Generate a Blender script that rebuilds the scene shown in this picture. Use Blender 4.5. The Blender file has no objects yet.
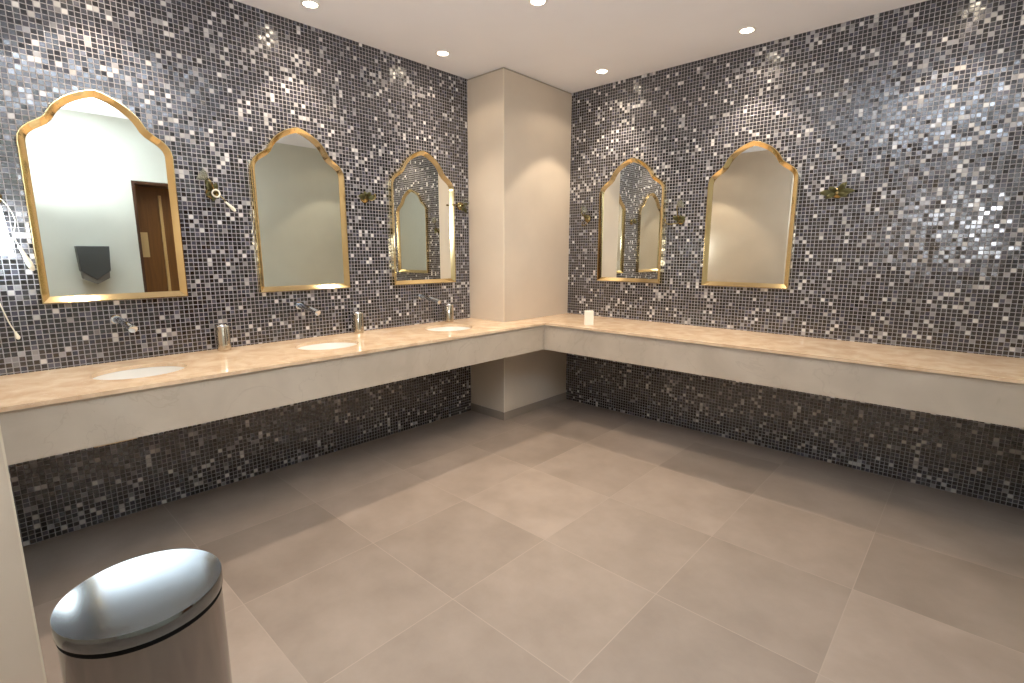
import bpy, bmesh, math, random
from mathutils import Vector, Matrix
random.seed(7)
C = bpy.context.scene.collection
PI = math.pi

# ------------------------------------------------------------------ measures (metres)
ZC = 2.891            # ceiling height
ZT = 0.874            # worktop height
SLAB = 0.019
ZF = 0.6406           # underside of the apron
CA, CB = 0.4256, 0.9012   # corner column
DX, DY = 0.7015, 0.6931   # worktop depths
XE = 3.72             # east wall
YS = -3.96            # face of the south wall
XS = 1.30             # free end of the south wall
YB = -5.4             # back of the lobby behind the camera
PITCH = 0.0245        # mosaic pitch

# ------------------------------------------------------------------ helpers
def link(o):
    C.objects.link(o); return o

def mesh_from(bm, name, mat, parent=None, smooth=False, angle=None):
    bmesh.ops.recalc_face_normals(bm, faces=bm.faces[:])
    me = bpy.data.meshes.new(name)
    bm.to_mesh(me); bm.free()
    mats = mat if isinstance(mat, (list, tuple)) else [mat]
    for m in mats: me.materials.append(m)
    if smooth:
        for p in me.polygons: p.use_smooth = True
        if angle is not None:
            try: me.set_sharp_from_angle(angle=math.radians(angle))
            except Exception: pass
    o = link(bpy.data.objects.new(name, me))
    if parent is not None: o.parent = parent
    return o

def thing(name, label, cat, loc=(0, 0, 0), rot=None, group=None):
    o = link(bpy.data.objects.new(name, None))
    o.empty_display_size = 0.05
    o.location = loc
    if rot is not None: o.rotation_euler = rot
    o['label'] = label; o['category'] = cat
    if group: o['group'] = group
    return o

def tag(o, label, cat, group=None):
    o['label'] = label; o['category'] = cat
    if group: o['group'] = group
    return o

def struct(name, bm, mat, parent=None, label=None):
    o = mesh_from(bm, name, mat, parent)
    if parent is None:
        o['kind'] = 'structure'
        if label: o['label'] = label
    return o

def box(bm, x0, x1, y0, y1, z0, z1, bevel=0.0):
    r = bmesh.ops.create_cube(bm, size=1.0)
    vs = r['verts']
    for v in vs:
        v.co = Vector((x0 + (v.co.x + .5) * (x1 - x0), y0 + (v.co.y + .5) * (y1 - y0), z0 + (v.co.z + .5) * (z1 - z0)))
    if bevel > 0:
        es = list({e for v in vs for e in v.link_edges})
        bmesh.ops.bevel(bm, geom=es, offset=bevel, segments=2, affect='EDGES', profile=.5)
    return bm

def lathe(bm, prof, seg=48, loc=(0, 0, 0), mat=None):
    """prof: list of (r,z); r=0 closes with a point. mat: matrix applied"""
    M = mat if mat is not None else Matrix.Translation(loc)
    rings = []
    for r, z in prof:
        if r < 1e-6:
            rings.append([bm.verts.new(M @ Vector((0, 0, z)))])
        else:
            rings.append([bm.verts.new(M @ Vector((r * math.cos(2 * PI * k / seg), r * math.sin(2 * PI * k / seg), z))) for k in range(seg)])
    for a, b in zip(rings, rings[1:]):
        if len(a) == 1 and len(b) == 1: continue
        for k in range(seg):
            k2 = (k + 1) % seg
            if len(a) == 1: bm.faces.new((a[0], b[k2], b[k]))
            elif len(b) == 1: bm.faces.new((a[k], a[k2], b[0]))
            else: bm.faces.new((a[k], a[k2], b[k2], b[k]))
    return bm

def catmull(pts, n=6):
    P = [Vector(p) for p in pts]
    P = [P[0] * 2 - P[1]] + P + [P[-1] * 2 - P[-2]]
    out = []
    for i in range(1, len(P) - 2):
        for k in range(n):
            t = k / n
            a, b, c, d = P[i - 1], P[i], P[i + 1], P[i + 2]
            out.append(.5 * ((2 * b) + (c - a) * t + (2 * a - 5 * b + 4 * c - d) * t * t + (3 * b - a - 3 * c + d) * t ** 3))
    out.append(P[-2].copy())
    return out

def tube(bm, pts, r, seg=10, n=6, taper=None, caps=True):
    path = catmull(pts, n) if len(pts) > 2 and n > 1 else [Vector(p) for p in pts]
    rings = []
    up = Vector((0.13, 0.31, 0.94)).normalized()
    N = len(path)
    for i, p in enumerate(path):
        t = (path[min(i + 1, N - 1)] - path[max(i - 1, 0)]).normalized()
        a = t.cross(up)
        if a.length < 1e-4: a = t.cross(Vector((1, 0, 0)))
        a.normalize(); b = t.cross(a).normalized()
        rr = r if taper is None else r * (1 + (taper - 1) * i / (N - 1))
        rings.append([bm.verts.new(p + a * rr * math.cos(2 * PI * k / seg) + b * rr * math.sin(2 * PI * k / seg)) for k in range(seg)])
    for A, B in zip(rings, rings[1:]):
        for k in range(seg):
            bm.faces.new((A[k], A[(k + 1) % seg], B[(k + 1) % seg], B[k]))
    if caps:
        bm.faces.new(rings[0]); bm.faces.new(rings[-1])
    return bm

def prism(bm, poly, axis, t0, t1):
    """extrude 2-D polygon along axis; poly in the two other axes (in order)"""
    def mk(u, v, t):
        return Vector((t, u, v)) if axis == 0 else Vector((u, t, v)) if axis == 1 else Vector((u, v, t))
    A = [bm.verts.new(mk(u, v, t0)) for u, v in poly]
    B = [bm.verts.new(mk(u, v, t1)) for u, v in poly]
    bm.faces.new(A); bm.faces.new(B)
    n = len(poly)
    for i in range(n):
        bm.faces.new((A[i], A[(i + 1) % n], B[(i + 1) % n], B[i]))
    return bm

# ------------------------------------------------------------------ materials
def new_mat(name):
    m = bpy.data.materials.new(name); m.use_nodes = True
    nt = m.node_tree
    b = nt.nodes.get('Principled BSDF')
    return m, nt, b

def simple(name, col, rough=.5, metal=0., **kw):
    m, nt, b = new_mat(name)
    b.inputs['Base Color'].default_value = (*col, 1)
    b.inputs['Roughness'].default_value = rough
    b.inputs['Metallic'].default_value = metal
    for k, v in kw.items():
        b.inputs[k.replace('_', ' ')].default_value = v
    return m

def N(nt, t, **props):
    n = nt.nodes.new(t)
    for k, v in props.items(): setattr(n, k, v)
    return n

def math_node(nt, op, a, b=None, c=None):
    n = N(nt, 'ShaderNodeMath', operation=op)
    for i, x in enumerate((a, b, c)):
        if x is None: continue
        if isinstance(x, (int, float)): n.inputs[i].default_value = x
        else: nt.links.new(x, n.inputs[i])
    return n.outputs[0]

def vmath(nt, op, a, b=None):
    n = N(nt, 'ShaderNodeVectorMath', operation=op)
    for i, x in enumerate((a, b)):
        if x is None: continue
        if isinstance(x, (tuple, list)): n.inputs[i].default_value = x
        else: nt.links.new(x, n.inputs[i])
    return n.outputs[0]

def ramp(nt, fac, stops, interp='LINEAR'):
    n = N(nt, 'ShaderNodeValToRGB')
    cr = n.color_ramp; cr.interpolation = interp
    while len(cr.elements) > 1: cr.elements.remove(cr.elements[-1])
    cr.elements[0].position = stops[0][0]; cr.elements[0].color = (*stops[0][1], 1)
    for p, c in stops[1:]:
        e = cr.elements.new(p); e.color = (*c, 1)
    nt.links.new(fac, n.inputs[0])
    return n.outputs[0]

def mix_col(nt, fac, a, b, blend='MIX'):
    n = N(nt, 'ShaderNodeMix', data_type='RGBA', blend_type=blend)
    for i, x in ((0, fac), (6, a), (7, b)):
        if isinstance(x, (int, float)): n.inputs[i].default_value = x
        elif isinstance(x, (tuple, list)): n.inputs[i].default_value = (*x, 1) if len(x) == 3 else x
        else: nt.links.new(x, n.inputs[i])
    return n.outputs[2]

def mosaic(name, axis):
    """glass mosaic: axis 0 -> wall runs along x, 1 -> along y"""
    m, nt, b = new_mat(name)
    tc = N(nt, 'ShaderNodeTexCoord')
    sp = N(nt, 'ShaderNodeSeparateXYZ'); nt.links.new(tc.outputs['Object'], sp.inputs[0])
    u = math_node(nt, 'MULTIPLY', sp.outputs[axis], 1 / PITCH)
    v = math_node(nt, 'MULTIPLY', sp.outputs[2], 1 / PITCH)
    fu = math_node(nt, 'FLOOR', u); fv = math_node(nt, 'FLOOR', v)
    cu = math_node(nt, 'FRACT', u); cv = math_node(nt, 'FRACT', v)
    cell = N(nt, 'ShaderNodeCombineXYZ')
    nt.links.new(fu, cell.inputs[0]); nt.links.new(fv, cell.inputs[1]); cell.inputs[2].default_value = 3.7 + axis * 11
    wn = N(nt, 'ShaderNodeTexWhiteNoise', noise_dimensions='3D'); nt.links.new(cell.outputs[0], wn.inputs['Vector'])
    c2 = vmath(nt, 'ADD', cell.outputs[0], (41.3, 17.9, 5.1))
    wn2 = N(nt, 'ShaderNodeTexWhiteNoise', noise_dimensions='3D'); nt.links.new(c2, wn2.inputs['Vector'])
    # distance to the tile edge
    eu = math_node(nt, 'SUBTRACT', .5, math_node(nt, 'ABSOLUTE', math_node(nt, 'SUBTRACT', cu, .5)))
    ev = math_node(nt, 'SUBTRACT', .5, math_node(nt, 'ABSOLUTE', math_node(nt, 'SUBTRACT', cv, .5)))
    e = math_node(nt, 'MINIMUM', eu, ev)
    mask = N(nt, 'ShaderNodeMapRange', interpolation_type='SMOOTHSTEP')
    nt.links.new(e, mask.inputs[0]); mask.inputs[1].default_value = .055; mask.inputs[2].default_value = .095
    mk = mask.outputs[0]
    # clusters of pale tiles
    nz = N(nt, 'ShaderNodeTexNoise'); nz.inputs['Scale'].default_value = .16; nz.inputs['Detail'].default_value = 2
    nt.links.new(cell.outputs[0], nz.inputs['Vector'])
    val = math_node(nt, 'ADD', wn.outputs['Value'], math_node(nt, 'MULTIPLY', math_node(nt, 'SUBTRACT', nz.outputs[0], .5), .16))
    tile = ramp(nt, val, [(0, (.006, .006, .0085)), (.32, (.012, .012, .017)), (.54, (.024, .0235, .032)), (.73, (.042, .041, .055)),
                          (.83, (.080, .077, .095)), (.885, (.26, .255, .26)), (.93, (.52, .505, .49))], 'CONSTANT')
    hs = N(nt, 'ShaderNodeHueSaturation'); nt.links.new(tile, hs.inputs['Color'])
    hs.inputs['Saturation'].default_value = 1.2
    vv = N(nt, 'ShaderNodeMapRange'); nt.links.new(wn2.outputs['Value'], vv.inputs[0]); vv.inputs[3].default_value = .7; vv.inputs[4].default_value = 1.3
    nt.links.new(vv.outputs[0], hs.inputs['Value'])
    col = mix_col(nt, mk, (.27, .255, .26), hs.outputs[0])
    nt.links.new(col, b.inputs['Base Color'])
    rg = N(nt, 'ShaderNodeMapRange'); nt.links.new(wn2.outputs['Value'], rg.inputs[0]); rg.inputs[3].default_value = .10; rg.inputs[4].default_value = .26
    rr = N(nt, 'ShaderNodeMix', data_type='FLOAT'); nt.links.new(mk, rr.inputs[0]); rr.inputs[2].default_value = .8; nt.links.new(rg.outputs[0], rr.inputs[3])
    nt.links.new(rr.outputs[0], b.inputs['Roughness'])
    b.inputs['IOR'].default_value = 1.85
    # every tile sits a little out of plane
    ge = N(nt, 'ShaderNodeNewGeometry')
    j = vmath(nt, 'SUBTRACT', wn2.outputs['Color'], (.5, .5, .5))
    sc = N(nt, 'ShaderNodeVectorMath', operation='SCALE'); nt.links.new(j, sc.inputs[0]); sc.inputs['Scale'].default_value = .09
    nn = vmath(nt, 'NORMALIZE', vmath(nt, 'ADD', ge.outputs['Normal'], sc.outputs[0]))
    bp = N(nt, 'ShaderNodeBump'); bp.inputs['Strength'].default_value = .5; bp.inputs['Distance'].default_value = .0012
    nt.links.new(mk, bp.inputs['Height']); nt.links.new(nn, bp.inputs['Normal'])
    nt.links.new(bp.outputs[0], b.inputs['Normal'])
    return m

def plaster(name, col, var=.05, rough=.6):
    m, nt, b = new_mat(name)
    tc = N(nt, 'ShaderNodeTexCoord')
    nz = N(nt, 'ShaderNodeTexNoise'); nz.inputs['Scale'].default_value = 3.0; nz.inputs['Detail'].default_value = 5
    nt.links.new(tc.outputs['Object'], nz.inputs['Vector'])
    c = ramp(nt, nz.outputs[0], [(.3, tuple(x * (1 - var) for x in col)), (.7, tuple(min(1, x * (1 + var)) for x in col))])
    nt.links.new(c, b.inputs['Base Color'])
    b.inputs['Roughness'].default_value = rough
    return m

def marble(name, lo, hi, vein, rough, scale=5.0, spec=.5):
    m, nt, b = new_mat(name)
    tc = N(nt, 'ShaderNodeTexCoord')
    n1 = N(nt, 'ShaderNodeTexNoise'); n1.inputs['Scale'].default_value = scale; n1.inputs['Detail'].default_value = 6; n1.inputs['Distortion'].default_value = .6
    nt.links.new(tc.outputs['Object'], n1.inputs['Vector'])
    base = ramp(nt, n1.outputs[0], [(.34, lo), (.66, hi)])
    n2 = N(nt, 'ShaderNodeTexNoise'); n2.inputs['Scale'].default_value = scale * .6; n2.inputs['Detail'].default_value = 8; n2.inputs['Distortion'].default_value = 1.6
    nt.links.new(tc.outputs['Object'], n2.inputs['Vector'])
    vm = math_node(nt, 'ABSOLUTE', math_node(nt, 'SUBTRACT', n2.outputs[0], .5))
    vr = N(nt, 'ShaderNodeMapRange'); nt.links.new(vm, vr.inputs[0]); vr.inputs[1].default_value = 0; vr.inputs[2].default_value = .012
    vr.inputs[3].default_value = .35; vr.inputs[4].default_value = 0
    c = mix_col(nt, vr.outputs[0], base, vein)
    nt.links.new(c, b.inputs['Base Color'])
    b.inputs['Roughness'].default_value = rough
    b.inputs['Specular IOR Level'].default_value = spec
    return m

def floor_mat():
    m, nt, b = new_mat('floor_tile')
    P = .618
    tc = N(nt, 'ShaderNodeTexCoord')
    sp = N(nt, 'ShaderNodeSeparateXYZ'); nt.links.new(tc.outputs['Object'], sp.inputs[0])
    u = math_node(nt, 'MULTIPLY', math_node(nt, 'SUBTRACT', sp.outputs[0], .0195), 1 / P)
    v = math_node(nt, 'MULTIPLY', math_node(nt, 'ADD', sp.outputs[1], 2.735), 1 / P)
    fu = math_node(nt, 'FLOOR', u); fv = math_node(nt, 'FLOOR', v)
    cu = math_node(nt, 'FRACT', u); cv = math_node(nt, 'FRACT', v)
    eu = math_node(nt, 'SUBTRACT', .5, math_node(nt, 'ABSOLUTE', math_node(nt, 'SUBTRACT', cu, .5)))
    ev = math_node(nt, 'SUBTRACT', .5, math_node(nt, 'ABSOLUTE', math_node(nt, 'SUBTRACT', cv, .5)))
    e = math_node(nt, 'MINIMUM', eu, ev)
    mk = N(nt, 'ShaderNodeMapRange', interpolation_type='SMOOTHSTEP'); nt.links.new(e, mk.inputs[0])
    mk.inputs[1].default_value = .0018; mk.inputs[2].default_value = .0038
    cell = N(nt, 'ShaderNodeCombineXYZ'); nt.links.new(fu, cell.inputs[0]); nt.links.new(fv, cell.inputs[1])
    wn = N(nt, 'ShaderNodeTexWhiteNoise', noise_dimensions='3D'); nt.links.new(cell.outputs[0], wn.inputs['Vector'])
    off = N(nt, 'ShaderNodeVectorMath', operation='SCALE'); nt.links.new(wn.outputs['Color'], off.inputs[0]); off.inputs['Scale'].default_value = 9
    co = vmath(nt, 'ADD', tc.outputs['Object'], off.outputs[0])
    n1 = N(nt, 'ShaderNodeTexNoise'); n1.inputs['Scale'].default_value = 4.0; n1.inputs['Detail'].default_value = 8; n1.inputs['Roughness'].default_value = .6
    nt.links.new(co, n1.inputs['Vector'])
    base = ramp(nt, n1.outputs[0], [(.3, (.240, .189, .150)), (.7, (.314, .250, .202))])
    hs = N(nt, 'ShaderNodeHueSaturation'); nt.links.new(base, hs.inputs['Color'])
    vv = N(nt, 'ShaderNodeMapRange'); nt.links.new(wn.outputs['Value'], vv.inputs[0]); vv.inputs[3].default_value = .87; vv.inputs[4].default_value = 1.13
    nt.links.new(vv.outputs[0], hs.inputs['Value'])
    col = mix_col(nt, mk.outputs[0], (.335, .268, .215), hs.outputs[0])
    nt.links.new(col, b.inputs['Base Color'])
    rg = N(nt, 'ShaderNodeMapRange'); nt.links.new(n1.outputs[0], rg.inputs[0]); rg.inputs[3].default_value = .36; rg.inputs[4].default_value = .5
    nt.links.new(rg.outputs[0], b.inputs['Roughness'])
    bp = N(nt, 'ShaderNodeBump'); bp.inputs['Strength'].default_value = .25; bp.inputs['Distance'].default_value = .001
    nt.links.new(mk.outputs[0], bp.inputs['Height']); nt.links.new(bp.outputs[0], b.inputs['Normal'])
    return m

def brushed(name, col, rough):
    m, nt, b = new_mat(name)
    tc = N(nt, 'ShaderNodeTexCoord')
    mp = N(nt, 'ShaderNodeMapping'); nt.links.new(tc.outputs['Object'], mp.inputs[0]); mp.inputs['Scale'].default_value = (6, 6, 700)
    nz = N(nt, 'ShaderNodeTexNoise'); nz.inputs['Scale'].default_value = 1; nz.inputs['Detail'].default_value = 3
    nt.links.new(mp.outputs[0], nz.inputs['Vector'])
    r = N(nt, 'ShaderNodeMapRange'); nt.links.new(nz.outputs[0], r.inputs[0]); r.inputs[3].default_value = rough * .8; r.inputs[4].default_value = rough * 1.25
    nt.links.new(r.outputs[0], b.inputs['Roughness'])
    b.inputs['Base Color'].default_value = (*col, 1); b.inputs['Metallic'].default_value = 1
    return m

def wood(name, a, c):
    m, nt, b = new_mat(name)
    tc = N(nt, 'ShaderNodeTexCoord')
    mp = N(nt, 'ShaderNodeMapping'); nt.links.new(tc.outputs['Object'], mp.inputs[0]); mp.inputs['Scale'].default_value = (18, 18, 1.2)
    nz = N(nt, 'ShaderNodeTexNoise'); nz.inputs['Scale'].default_value = 1.5; nz.inputs['Detail'].default_value = 6; nz.inputs['Distortion'].default_value = 1
    nt.links.new(mp.outputs[0], nz.inputs['Vector'])
    nt.links.new(ramp(nt, nz.outputs[0], [(.3, a), (.7, c)]), b.inputs['Base Color'])
    b.inputs['Roughness'].default_value = .4
    return m

def emitter(name, col, strength):
    m, nt, b = new_mat(name)
    b.inputs['Base Color'].default_value = (*col, 1)
    b.inputs['Emission Color'].default_value = (*col, 1)
    b.inputs['Emission Strength'].default_value = strength
    return m

M_left = mosaic('mosaic_left', 1)
M_right = mosaic('mosaic_right', 0)
M_floor = floor_mat()
M_ceil = plaster('ceiling_paint', (.84, .845, .88), .012, .8)
M_cream = plaster('cream_wall', (.60, .51, .405), .04, .5)
M_bead = simple('edge_bead', (.68, .60, .47), .5)
M_east = plaster('east_wall_paint', (.60, .62, .54), .03, .6)
M_shadow = simple('shadow_gap', (.36, .31, .24), .8)  # shade of the groove above the column, put into a darker colour
M_slab = marble('counter_marble', (.66, .46, .29), (.82, .63, .43), (.88, .74, .56), .07, 9)
M_apron = marble('apron_marble', (.45, .38, .30), (.53, .455, .365), (.37, .30, .23), .35, 4)
M_batten = wood('pine_batten', (.38, .24, .11), (.5, .33, .16))
M_gold = simple('polished_gold', (.78, .62, .34), .10, 1)
M_mirror = simple('mirror_glass', (.86, .87, .82), .004, 1)
M_back = simple('mirror_backing', (.10, .08, .05), .6)
M_ceramic = simple('white_ceramic', (.82, .80, .75), .08)
M_chrome = simple('chrome', (.62, .68, .76), .08, 1)
M_tumb = simple('shiny_metal', (.62, .56, .47), .12, 1)
M_dark = simple('rubber_and_gap_black', (.004, .004, .004), .9, Specular_IOR_Level=.1)  # bin's base ring, and the dark gap under its lid painted black
M_steel = brushed('brushed_steel', (.30, .28, .265), .12)
M_lid = simple('polished_steel', (.20, .215, .225), .12, 1)
M_trimw = simple('white_enamel', (.85, .82, .78), .4)
M_lamp = emitter('warm_lamp', (1.0, .86, .66), 28)
M_brass = simple('aged_brass', (.30, .24, .11), .25, 1)
M_leaf = simple('olive_brass_leaf', (.15, .14, .06), .35, .7)
M_petal = simple('pale_glass_petal', (.62, .64, .55), .12, 0, Transmission_Weight=.8, IOR=1.45)
M_drop = simple('ivory_candle', (.80, .76, .62), .35)
M_bulb = emitter('cool_bulb', (.86, .95, 1.0), 18)
M_wood = wood('dark_brown_door', (.13, .050, .008), (.20, .082, .016))
M_jamb = wood('dark_brown_jamb', (.045, .017, .006), (.075, .03, .010))
M_moulding = simple('golden_moulding', (.55, .36, .14), .35)
M_paper = simple('tan_paper', (.62, .44, .20), .7)
M_grey = simple('dark_grey_plastic', (.055, .060, .058), .35)
M_grey2 = simple('mid_grey_plastic', (.16, .155, .14), .35)
M_card = simple('white_card', (.85, .80, .70), .6)
M_skirt = plaster('grey_skirting', (.27, .22, .175), .1, .45)

# ------------------------------------------------------------------ the room
T = .12
bm = box(bmesh.new(), -T, XE + .6, YB - T, T, -T, 0); struct('floor', bm, M_floor)
bm = box(bmesh.new(), -T, XE + .6, YB - T, T, ZC, ZC + T); struct('ceiling', bm, M_ceil)
bm = box(bmesh.new(), -T, 0, YS, T, 0, ZC); struct('wall_left', bm, M_left)
bm = box(bmesh.new(), 0, XE, 0, T, 0, ZC); struct('wall_right', bm, M_right)
# corner column, with the shadow gap under the ceiling, the skirting and the bright edge bead
bm = box(bmesh.new(), 0, CA, -CB, 0, 0, ZC - .014); col = struct('wall_column', bm, M_cream)
bm = box(bmesh.new(), 0, CA - .008, -CB + .008, 0, ZC - .014, ZC); struct('trim_1', bm, M_shadow)
bm = bmesh.new(); box(bm, 0, CA + .006, -CB - .006, -CB, 0, .072); box(bm, CA, CA + .006, -CB, 0, 0, .072)
struct('baseboard_column', bm, M_skirt)
bm = box(bmesh.new(), CA - .006, CA + .0015, -CB - .0015, -CB + .006, .072, ZC - .014); struct('trim_2', bm, M_bead)
# south wall (its free end is what the frame's left edge shows)
bm = box(bmesh.new(), -T, XS, YB, YS, 0, ZC); struct('wall_south', bm, M_cream)
bm = box(bmesh.new(), XS - .006, XS + .0015, YS - .004, YS + .0015, 0, ZC); struct('trim_3', bm, M_bead)
bm = box(bmesh.new(), XS, XE, YB - T, YB, 0, ZC); struct('wall_back', bm, M_cream)
# east wall with the doorway the first mirror shows
D0, D1, DZ, DD = -2.585, -1.62, 2.245, .28
bm = bmesh.new()
box(bm, XE, XE + .5, YB, D0, 0, ZC); box(bm, XE, XE + .5, D1, T, 0, ZC); box(bm, XE, XE + .5, D0, D1, DZ, ZC)
struct('wall_east', bm, M_east)
door = link(bpy.data.objects.new('door_1', None)); door['kind'] = 'structure'
door.location = (XE + DD, (D0 + D1) / 2, 0)
def dpart(name, b, mat):
    o = mesh_from(b, name, mat); o.parent = door; o.location = -Vector(door.location); return o
bm = box(bmesh.new(), XE + DD, XE + DD + .05, D0 + .03, D1 - .03, .005, DZ - .03); dpart('door_leaf', bm, M_wood)
bm = bmesh.new()
box(bm, XE + .002, XE + DD + .05, D0, D0 + .03, 0, DZ); box(bm, XE + .002, XE + DD + .05, D1 - .03, D1, 0, DZ)
box(bm, XE + .002, XE + DD + .05, D0 + .03, D1 - .03, DZ - .03, DZ)
dpart('door_frame', bm, M_jamb)
bm = box(bmesh.new(), XE + DD - .018, XE + DD, -2.285, -2.255, .01, DZ - .12, .004)
dpart('door_moulding', bm, M_moulding)
bm = bmesh.new()
tube(bm, [(XE + DD, -1.76, 1.04), (XE + DD - .05, -1.76, 1.04), (XE + DD - .055, -1.80, 1.04), (XE + DD - .055, -1.88, 1.04)], .010)
dpart('door_handle', bm, M_brass)
bm = box(bmesh.new(), XE + DD - .004, XE + DD - .0005, -2.548, -2.43, 1.40, 1.69)
tag(mesh_from(bm, 'paper_notice', M_paper), 'tan paper notice on the dark brown door, seen in the leftmost mirror', 'notice')

# towel dispenser on the east wall (seen in the leftmost mirror)
t = thing('wall_towel_dispenser', 'dark grey pointed towel dispenser on the pale wall reflected in the leftmost mirror', 'dispenser', (XE, -3.01, 1.12))
def disp(poly, t0, t1, bev):
    b = bmesh.new(); prism(b, poly, 0, t0, t1)
    bmesh.ops.bevel(b, geom=b.edges[:], offset=bev, segments=2, affect='EDGES', profile=.5)
    return b
mesh_from(disp([(-.125, .14), (0, .045), (.125, .14), (.138, .40), (-.138, .40)], -.13, .0, .006), 'cover', M_grey, t)
mesh_from(disp([(-.112, .06), (0, 0), (.112, .06), (.118, .155), (0, .075), (-.118, .155)], -.115, .0, .004), 'lower_tray', M_grey2, t)

# ------------------------------------------------------------------ the vanity counter
SINKS = [(.355, -3.44), (.345, -2.45), (.335, -1.435)]
SRX, SRY = .172, .195
van = thing('vanity_counter', 'long L-shaped peach marble vanity worktop with deep pale apron along both mosaic walls', 'counter', (0, 0, 0))
bm = bmesh.new()
outer = [(.001, YS + .001), (DX, YS + .001), (DX, -DY), (XE - .001, -DY), (XE - .001, -.001), (CA + .001, -.001), (CA + .001, -CB - .001), (.001, -CB - .001)]
loops = [outer] + [[(sx + SRX * math.cos(2 * PI * k / 48), sy + SRY * math.sin(2 * PI * k / 48)) for k in range(48)] for sx, sy in SINKS]
edges = []
for lp in loops:
    vs = [bm.verts.new((x, y, ZT)) for x, y in lp]
    edges += [bm.edges.new((vs[i], vs[(i + 1) % len(vs)])) for i in range(len(vs))]
r = bmesh.ops.triangle_fill(bm, use_beauty=True, use_dissolve=False, edges=edges)
fs = [f for f in bm.faces]
for f in fs[:]:                       # triangle_fill may also fill the holes
    c = f.calc_center_median()
    for sx, sy in SINKS:
        if ((c.x - sx) / SRX) ** 2 + ((c.y - sy) / SRY) ** 2 < .96:
            bm.faces.remove(f); break
bmesh.ops.recalc_face_normals(bm, faces=bm.faces[:])
ex = bmesh.ops.extrude_face_region(bm, geom=bm.faces[:])
for v in [g for g in ex['geom'] if isinstance(g, bmesh.types.BMVert)]: v.co.z -= SLAB
mesh_from(bm, 'worktop', M_slab, van)
IN = .012
bm = bmesh.new(); prism(bm, [(DX - IN - .02, YS + .001), (DX - IN, YS + .001), (DX - IN, -DY + IN), (DX - IN - .02, -DY + IN)], 2, ZF, ZT - SLAB)
mesh_from(bm, 'apron', M_apron, van)
bm = bmesh.new(); prism(bm, [(DX - IN, -DY + IN), (XE - .001, -DY + IN), (XE - .001, -DY + IN + .02), (DX - IN, -DY + IN + .02)], 2, ZF, ZT - SLAB)
mesh_from(bm, 'apron', M_apron, van)
bm = bmesh.new()
box(bm, DX - IN - .06, DX - IN - .022, YS + .27, YS + .42, ZF - .012, ZF + .03)
o = mesh_from(bm, 'support_batten', M_batten, van); o['label'] = 'short raw wooden batten under the apron'
# shallow structural tray behind the apron carries the slab
for bx_ in ((.001, DX - IN - .021, -1.95, -1.91), (.001, DX - IN - .021, YS + .1, YS + .14), (.001, DX - IN - .021, -2.96, -2.92),
            (1.8, 1.84, -DY + IN + .021, -.001), (3.2, 3.24, -DY + IN + .021, -.001)):
    mesh_from(box(bmesh.new(), *bx_, ZF + .03, ZT - SLAB), 'bracket', M_apron, van)

sink_lab = ['oval white undermount washbasin below the leftmost mirror', 'oval white undermount washbasin below the plain middle mirror of the left wall',
            'oval white undermount washbasin nearest the cream corner column']
for (sx, sy), lab in zip(SINKS, sink_lab):
    s = thing('washbasin', lab, 'sink', (sx, sy, ZT - SLAB - .15), group='white washbasins in the left worktop')
    bm = bmesh.new()
    prof = [(1.09, .149), (1.0, .149), (.985, .135), (.95, .105), (.87, .060), (.70, .022), (.45, .006), (.13, .001)]
    lathe(bm, [(r_, z) for r_, z in prof] + [(.13, -.012), (.5, -.006), (.78, .012), (.96, .055), (1.05, .12), (1.09, .149)], 48)
    for v in bm.verts: v.co.x *= SRX; v.co.y *= SRY
    mesh_from(bm, 'bowl', M_ceramic, s, True, 50)
    bm = bmesh.new(); lathe(bm, [(0, .006), (.016, .006), (.022, .003), (.023, -.012), (0, -.012)], 24)
    mesh_from(bm, 'drain', M_chrome, s, True, 40)

tap_lab = ['chrome wall spout below the leftmost mirror', 'chrome wall spout below the plain middle mirror of the left wall', 'chrome wall spout beside the cream corner column']
for (sx, sy), lab in zip(SINKS, tap_lab):
    s = thing('wall_tap', lab, 'tap', (0, sy - .012, 1.10), group='wall taps above the washbasins')
    RY = Matrix.Rotation(PI / 2, 4, 'Y')
    bm = bmesh.new(); lathe(bm, [(0, .0), (.025, .0), (.025, .005), (.021, .009), (0, .009)], 32, mat=RY); mesh_from(bm, 'escutcheon', M_chrome, s, True, 40)
    bm = bmesh.new(); tube(bm, [(.006, 0, 0), (.07, .010, -.005), (.14, .021, -.018), (.19, .030, -.032)], .0165, 18, 6, 1.1); mesh_from(bm, 'spout', M_chrome, s, True, 50)
    bm = bmesh.new(); lathe(bm, [(0, 0), (.0185, 0), (.0205, .004), (.0205, .014), (.017, .016), (0, .014)], 24, mat=Matrix.Translation((.186, .0295, -.031)) @ Matrix.Rotation(math.radians(9), 4, 'Z') @ Matrix.Rotation(math.radians(107), 4, 'Y'))
    mesh_from(bm, 'aerator', M_chrome, s, True, 40)

# tumblers
tum_lab = ['metallic tumbler standing between the first and second washbasin from the left', 'metallic tumbler standing right of the middle washbasin',
           'metallic tumbler standing by the cream column']
for (x, y), lab in zip([(.080, -2.970), (.066, -2.065), (.080, -1.215)], tum_lab):
    s = thing('tumbler', lab, 'tumbler', (x, y, ZT), group='tumblers on the left worktop')
    bm = bmesh.new()
    lathe(bm, [(0, .0), (.035, .0), (.038, .003), (.0385, .150), (.0375, .152), (.0360, .150), (.0355, .012), (0, .010)], 40)
    mesh_from(bm, 'cup', M_tumb, s, True, 40)
    bm = bmesh.new(); lathe(bm, [(.0387, .144), (.0400, .146), (.0400, .151), (.0387, .153)], 40)
    mesh_from(bm, 'rim', M_chrome, s, True, 40)

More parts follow.
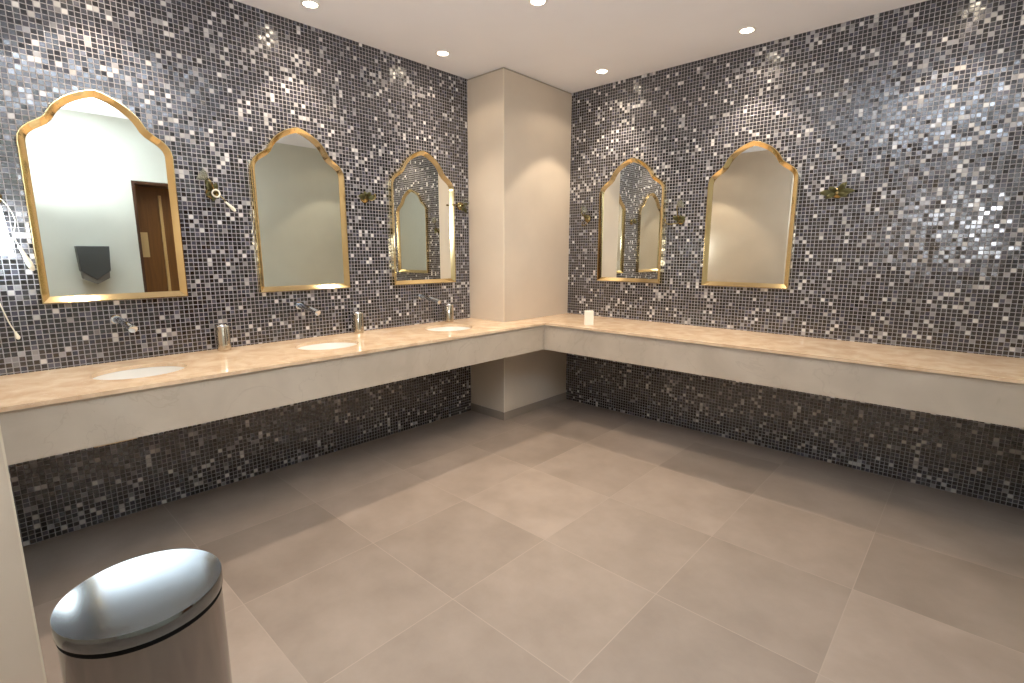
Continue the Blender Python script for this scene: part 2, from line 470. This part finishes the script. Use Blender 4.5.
# small white carton
s = thing('carton', 'small upright white carton on the worktop near the corner column', 'carton', (1.045, -.545, ZT), rot=(0, 0, math.radians(42)))
bm = box(bmesh.new(), -.035, .035, -.025, .025, 0, .112, .0015); mesh_from(bm, 'body', M_card, s)
bm = bmesh.new(); prism(bm, [(-.025, .1125), (.025, .1125), (.025, .116), (-.020, .1155)], 0, -.035, .035); mesh_from(bm, 'tuck_flap', M_card, s)

# ------------------------------------------------------------------ mirrors
half = [(.310, 1.965), (.306, 1.990), (.296, 2.012), (.282, 2.030), (.262, 2.048), (.238, 2.064), (.215, 2.080), (.200, 2.096), (.190, 2.115), (.176, 2.138), (.155, 2.163),
        (.128, 2.187), (.098, 2.207), (.066, 2.224), (.034, 2.237)]
Z0 = 1.204
outline = [(-.310, 0), (.310, 0)] + [(x, z - Z0) for x, z in half] + [(0, 2.246 - Z0)] + [(-x, z - Z0) for x, z in reversed(half)]
def inset(poly, d):
    n = len(poly); out = []
    for i in range(n):
        p0, p1, p2 = Vector(poly[i - 1]), Vector(poly[i]), Vector(poly[(i + 1) % n])
        a = (p1 - p0).normalized(); b = (p2 - p1).normalized()
        na = Vector((-a.y, a.x)); nb = Vector((-b.y, b.x))
        k = na + nb
        s_ = d / max(.45, (1 + na.dot(nb)) / 2) / 2
        out.append(tuple(p1 + k * s_))
    return out
def ring_mesh(levels):
    b = bmesh.new(); rings = []
    for ins, dep in levels:
        rings.append([b.verts.new((u, -dep, v)) for u, v in inset(outline, ins)])
    for A, B in zip(rings, rings[1:]):
        for i in range(len(A)):
            b.faces.new((A[i], A[(i + 1) % len(A)], B[(i + 1) % len(A)], B[i]))
    return b
def make_mirror(lab, loc, rz, group):
    t = thing('wall_mirror', lab, 'mirror', loc, rot=(0, 0, rz), group=group)
    mesh_from(ring_mesh([(0, .0), (0, .034), (.002, .037), (.005, .037), (.031, .012), (.034, .010), (.034, .004)]), 'frame', M_gold, t, True, 28)
    b = bmesh.new(); b.faces.new([b.verts.new((u, -.0105, v)) for u, v in inset(outline, .0335)])
    mesh_from(b, 'mirror_glass', M_mirror, t)
    b = bmesh.new(); P = inset(outline, .006)
    A = [b.verts.new((u, -.0005, v)) for u, v in P]; B = [b.verts.new((u, -.004, v)) for u, v in P]
    b.faces.new(A); b.faces.new(B)
    for i in range(len(A)): b.faces.new((A[i], A[(i + 1) % len(A)], B[(i + 1) % len(A)], B[i]))
    mesh_from(b, 'backing', M_back, t)
    return t
make_mirror('leftmost gold arched mirror on the mosaic, reflecting a doorway and a grey dispenser', (0, -3.425, Z0), PI / 2, 'gold arched mirrors')
make_mirror('second gold arched mirror from the left, reflecting only a plain beige wall', (0, -2.405, Z0), PI / 2, 'gold arched mirrors')
make_mirror('gold arched mirror just left of the column, reflecting mosaic and another mirror', (0, -1.405, Z0), PI / 2, 'gold arched mirrors')
make_mirror('gold arched mirror just right of the column, reflecting mosaic and a pale column strip', (1.087, 0, Z0), 0, 'gold arched mirrors')
make_mirror('rightmost gold arched mirror, reflecting plain beige plaster', (2.060, 0, Z0), 0, 'gold arched mirrors')

# ------------------------------------------------------------------ sconces (local: -y out of the wall, x along it, z up)
def leaf_mesh(L, W, ang, base=(0, -.02, 0), out=.03):
    b = bmesh.new()
    d = Vector((math.cos(ang), 0, math.sin(ang))); s_ = Vector((-math.sin(ang), 0, math.cos(ang)))
    n = 8; rows = []
    for i in range(n + 1):
        t_ = i / n
        w = W * math.sin(PI * min(1, t_ * .95 + .03)) ** .8
        c = Vector(base) + d * (L * t_) + Vector((0, -out * math.sin(t_ * 2.2), 0))
        rows.append([b.verts.new(c + s_ * w * k + Vector((0, .006 * abs(k), 0))) for k in (-1, -.5, 0, .5, 1)])
    for A, B in zip(rows, rows[1:]):
        for i in range(4): b.faces.new((A[i], A[i + 1], B[i + 1], B[i]))
    bmesh.ops.solidify(b, geom=b.faces[:], thickness=.0015)
    return b
def teardrop(b, p0, p1, r):
    d = Vector(p1) - Vector(p0); L = d.length
    M = Matrix.Translation(p0) @ d.to_track_quat('Z', 'Y').to_matrix().to_4x4()
    lathe(b, [(0, 0), (r * .45, L * .04), (r * .6, L * .3), (r, L * .7), (r * .85, L * .88), (r * .4, L * .98), (0, L)], 20, mat=M)
    return b
def make_sconce(lab, loc, rz, upper=None, upper_a=0, drop=None, hook=None, leaves=(), size=1.0, lit=False, plate=True):
    t = thing('wall_sconce', lab, 'sconce', loc, rot=(0, 0, rz), group='small brass sconces on the mosaic')
    RX = Matrix.Rotation(PI / 2, 4, 'X')
    bm = bmesh.new()
    lathe(bm, [(0, .028), (.010, .027), (.014, .020), (.026, .014), (.034, .008), (.036, .0), (0, 0)], 28, mat=RX)
    if size != 1:
        for v in bm.verts: v.co *= size
    mesh_from(bm, 'backplate', M_brass, t, True, 40)
    for a, L, W in leaves:
        mesh_from(leaf_mesh(L, W, math.radians(a)), 'leaf', M_leaf, t, True)
    if upper:
        x, z = upper
        bm = tube(bmesh.new(), [(0, -.02, 0), (x * .2, -.055, z * .3), (x * .6, -.07, z * .75), (x, -.06, z)], .0045, 10, 6); mesh_from(bm, 'arm', M_brass, t, True)
        b = bmesh.new()
        M = Matrix.Translation((x, -.06, z)) @ Matrix.Rotation(math.radians(upper_a), 4, 'Y')
        lathe(b, [(.006, 0), (.018, .008), (.030, .022), (.036, .040), (.034, .040), (.028, .024), (.016, .011), (.004, .004)], 24, mat=M)
        mesh_from(b, 'glass_cup', M_petal, t, True, 60)
    if drop:
        x, z = drop
        bm = tube(bmesh.new(), [(0, -.02, 0), (x * .15, -.05, z * .1), (x * .4, -.06, z * .35), (x * .5, -.055, z * .5)], .004, 10, 6); mesh_from(bm, 'arm', M_brass, t, True)
        b = teardrop(bmesh.new(), (x * .45, -.055, z * .45), (x, -.05, z), .011 * size); mesh_from(b, 'ivory_drop', M_drop, t, True)
    if hook:
        bm = tube(bmesh.new(), [(hx, hy, hz) for hx, hy, hz in hook], .0045, 10, 6); mesh_from(bm, 'arm', M_brass, t, True)
        hx, hy, hz = hook[-1]
        b = bmesh.new(); lathe(b, [(0, -.008), (.008, -.006), (.011, 0), (.008, .006), (0, .008)], 16, loc=(hx, hy, hz)); mesh_from(b, 'finial', M_brass, t, True)
    return t
RL, RR = PI / 2, 0
def ringpart(t, c, R, r, mat, name='ring'):
    b = tube(bmesh.new(), [(c[0] + R * math.cos(2 * PI * k / 20), c[1], c[2] + R * math.sin(2 * PI * k / 20)) for k in range(21)], r, 10, 1)
    mesh_from(b, name, mat, t, True)
# second from the left
t = make_sconce('brass sconce with ivory drop between the two leftmost mirrors', (0, -2.93, 1.795), RL, upper=(-.035, .075), upper_a=-60, drop=(.105, -.10),
                leaves=((120, .08, .018), (75, .06, .016), (200, .05, .014), (-100, .05, .014)))
ringpart(t, (0.005, -.055, -.005), .020, .0045, M_drop)
make_sconce('small bowl-shaped brass sconce between the second and third mirrors', (0, -1.925, 1.845), RL,
            leaves=((5, .075, .020), (175, .075, .020), (60, .05, .016), (120, .05, .016)), hook=((0, -.02, 0), (.02, -.06, -.02), (.045, -.07, .0), (.05, -.06, .025)))
t = make_sconce('brass sconce with a long side arm beside the left face of the column', (0, -1.0, 1.85), RL, leaves=((-60, .07, .018), (30, .05, .016), (250, .05, .014)),
                hook=((0, -.02, 0), (-.02, -.06, .01), (-.07, -.06, .004), (-.12, -.05, .002)))
ringpart(t, (.025, -.05, .03), .030, .004, M_petal)
# right wall
make_sconce('brass sconce between the column and the mirror right of it', (.635, 0, 1.765), RR, upper=(-.035, .07), upper_a=70,
            hook=((-.03, -.02, -.02), (-.03, -.05, -.05), (.01, -.06, -.06), (.045, -.055, -.03)), leaves=((100, .05, .014), (20, .05, .013)))
make_sconce('brass sconce between the two mirrors of the right wall', (1.535, 0, 1.715), RR, upper=(-.01, .11), upper_a=65,
            hook=((0, -.02, -.02), (-.05, -.05, -.03), (-.095, -.055, -.025), (-.11, -.05, .005)), leaves=((20, .06, .018), (150, .06, .018), (-30, .05, .014), (70, .04, .014)))
make_sconce('flat olive brass leaf sconce right of the rightmost mirror', (2.605, 0, 1.845), RR, leaves=((3, .10, .020), (178, .10, .020), (50, .08, .018), (140, .06, .018), (-150, .07, .016), (-25, .07, .016)))
# lit sconce at the frame's left edge
t = thing('wall_sconce', 'lit sconce with glowing white shade at the left edge of the photo', 'sconce', (0, -3.845, 1.70), rot=(0, 0, RL), group='small brass sconces on the mosaic')
bm = bmesh.new(); lathe(bm, [(0, .028), (.012, .026), (.02, .016), (.034, .008), (.036, .0), (0, 0)], 28, mat=Matrix.Rotation(PI / 2, 4, 'X')); mesh_from(bm, 'backplate', M_brass, t, True, 40)
bm = tube(bmesh.new(), [(0, -.02, 0), (.0, -.07, .01), (.0, -.09, -.03), (-.005, -.09, -.075)], .005, 10, 6); mesh_from(bm, 'arm', M_brass, t, True)
bm = bmesh.new(); lathe(bm, [(.02, .100), (.027, .096), (.042, -.115), (.039, -.115), (.024, .090), (0, .094)], 28, loc=(-.005, -.09, -.145)); mesh_from(bm, 'lamp_shade', M_bulb, t, True, 40)
bm = tube(bmesh.new(), [(0, -.05, .02), (.04, -.05, -.03), (.062, -.05, -.10), (.05, -.05, -.17), (.06, -.05, -.22)], .0018, 8, 6); mesh_from(bm, 'cord', M_drop, t, True)
b = teardrop(bmesh.new(), (.06, -.05, -.215), (.098, -.05, -.335), .0125); o = mesh_from(b, 'ivory_drop', M_drop, t, True)
bm = tube(bmesh.new(), [(-.04, -.05, -.21), (-.045, -.05, -.40), (-.02, -.05, -.55), (.0, -.05, -.62)], .0025, 8, 6); mesh_from(bm, 'pull_cord', M_drop, t, True)
b = teardrop(bmesh.new(), (0, -.05, -.615), (.008, -.05, -.655), .009); mesh_from(b, 'cord_pull', M_drop, t, True)

# ------------------------------------------------------------------ downlights
def spot(name, loc, direction, energy, col, angle, blend, radius, parent=None):
    d = bpy.data.lights.new(name, 'SPOT'); d.energy = energy; d.color = col; d.spot_size = math.radians(angle); d.spot_blend = blend; d.shadow_soft_size = radius
    o = link(bpy.data.objects.new(name, d)); o.location = loc
    o.rotation_euler = Vector(direction).to_track_quat('-Z', 'Y').to_euler()
    return o
WARM = (1.0, .84, .66)
DL = [(.283, -2.395, 'round recessed downlight at the top of the photo, above the second mirror', 1.0),
      (.283, -1.395, 'round recessed downlight left of the column, above the third mirror', 1.0),
      (.937, -.296, 'round recessed downlight just right of the column', 1.0),
      (2.048, -.296, 'round recessed downlight above the rightmost mirror', 1.0),
      (1.288, -1.516, 'round recessed downlight in the middle of the ceiling at the photo top', 1.0),
      (.283, -3.395, 'round recessed downlight above the leftmost mirror', 1.0),
      (3.15, -.296, 'round recessed downlight near the far right end of the right wall', .5),
      (2.20, -1.516, 'unseen recessed downlight added to light the right half of the floor', 1.0),  # out of view, added because the room needs more light
      (1.70, -2.45, 'unseen recessed downlight added to light the left half of the floor', 1.0)]  # likewise an unseen extra lamp, added for its light
for x, y, lab, k in DL:
    t = thing('downlight', lab, 'downlight', (x, y, ZC), group='recessed ceiling downlights')
    bm = bmesh.new(); lathe(bm, [(.040, -.001), (.041, -.005), (.052, -.004), (.055, -.0005), (.055, 0), (.040, 0)], 36); mesh_from(bm, 'trim_ring', M_trimw, t, True, 40)
    bm = bmesh.new(); lathe(bm, [(0, -.0015), (.040, -.0015)], 32); mesh_from(bm, 'lamp', M_lamp, t)
    s = spot('downlight_beam', (x, y, ZC - .012), (0, 0, -1), 50 * k, WARM, 84, .85 if 'left of the column' in lab else .22, .02)
    s = spot('downlight_spill', (x, y, ZC - .012), (0, 0, -1), 9 * k, WARM, 140, .3, .03)

spot('lobby_fill', (2.4, -4.7, ZC - .02), (0, 0, -1), 60, WARM, 120, .5, .05)  # unseen fill lamp, added to brighten the free end of the south wall
# bounced camera flash: a real strobe beside the camera, aimed at the ceiling above it
spot('flash', (3.25, -3.75, 1.6), (-.46, .66, 1.29), 1650, (.76, .88, 1.0), 60, .9, .05)
spot('ceiling_fill', (3.2, -3.7, 1.62), (-.45, .45, 1.0), 165, (.88, .93, 1.0), 150, .4, .12)  # wide fill lamp added beside the flash to brighten the whole ceiling

# ------------------------------------------------------------------ pedal bin
b0 = (1.965, -3.778, 0); BR, BH = .166, .655
t = thing('pedal_bin', 'round brushed steel pedal bin with polished lid at lower left', 'bin', b0)
bm = bmesh.new(); lathe(bm, [(0, .012), (BR - .004, .012), (BR - .004, BH - .050), (BR - .010, BH - .050), (BR - .010, .016), (0, .016)], 96); mesh_from(bm, 'body', M_steel, t, True, 40)
bm = bmesh.new(); lathe(bm, [(0, 0), (BR - .001, 0), (BR, .002), (BR, .016), (BR - .004, .018), (0, .018)], 72); mesh_from(bm, 'base_ring', M_dark, t, True, 40)
bm = bmesh.new(); lathe(bm, [(BR - .011, BH - .058), (BR - .003, BH - .0495), (BR - .003, BH - .038), (BR - .011, BH - .034)], 96); mesh_from(bm, 'dark_gap_ring', M_dark, t, True, 40)  # black ring stands in for the shaded gap between lid and body
bm = bmesh.new()
dome = [(BR - .006, BH - .036), (BR - .001, BH - .037), (BR, BH - .035), (BR, BH - .004), (BR - .001, BH - .002), (BR - .006, BH - .002)]
for i in range(1, 13):
    r_ = (BR - .006) * (1 - i / 12); dome.append((r_ if i < 12 else 0, BH - .002 + .0012 * (1 - (r_ / (BR - .006)) ** 2)))
lathe(bm, dome, 128); mesh_from(bm, 'lid', M_lid, t, True, 40)
bm = bmesh.new(); box(bm, BR - .01, BR + .035, -.035, .035, .012, .022, .004); mesh_from(bm, 'pedal', M_lid, t)
t.rotation_euler = (0, 0, math.radians(60))

# ------------------------------------------------------------------ camera
F = 503.1786; yaw, pitch, roll = -0.7462421731730485, 0.1733327600027899, 0.001350572497576021
fw = Vector((math.sin(yaw) * math.cos(pitch), math.cos(yaw) * math.cos(pitch), -math.sin(pitch)))
rt = Vector((math.cos(yaw), -math.sin(yaw), 0)); up = rt.cross(fw)
r2 = rt * math.cos(roll) + up * math.sin(roll); u2 = -rt * math.sin(roll) + up * math.cos(roll)
cd = bpy.data.cameras.new('camera'); cd.sensor_fit = 'HORIZONTAL'; cd.sensor_width = 36; cd.lens = 36 * F / 1024; cd.clip_start = .02
cam = link(bpy.data.objects.new('camera', cd))
M = Matrix((( r2.x, u2.x, -fw.x, 3.360945630326417), (r2.y, u2.y, -fw.y, -3.975924608160068), (r2.z, u2.z, -fw.z, 1.45), (0, 0, 0, 1)))
cam.matrix_world = M
bpy.context.scene.camera = cam

w = bpy.data.worlds.new('world'); bpy.context.scene.world = w; w.use_nodes = True
w.node_tree.nodes['Background'].inputs[0].default_value = (.8, .85, .9, 1); w.node_tree.nodes['Background'].inputs[1].default_value = .1
vs = bpy.context.scene.view_settings
vs.view_transform = 'Standard'; vs.look = 'None'; vs.exposure = -0.15
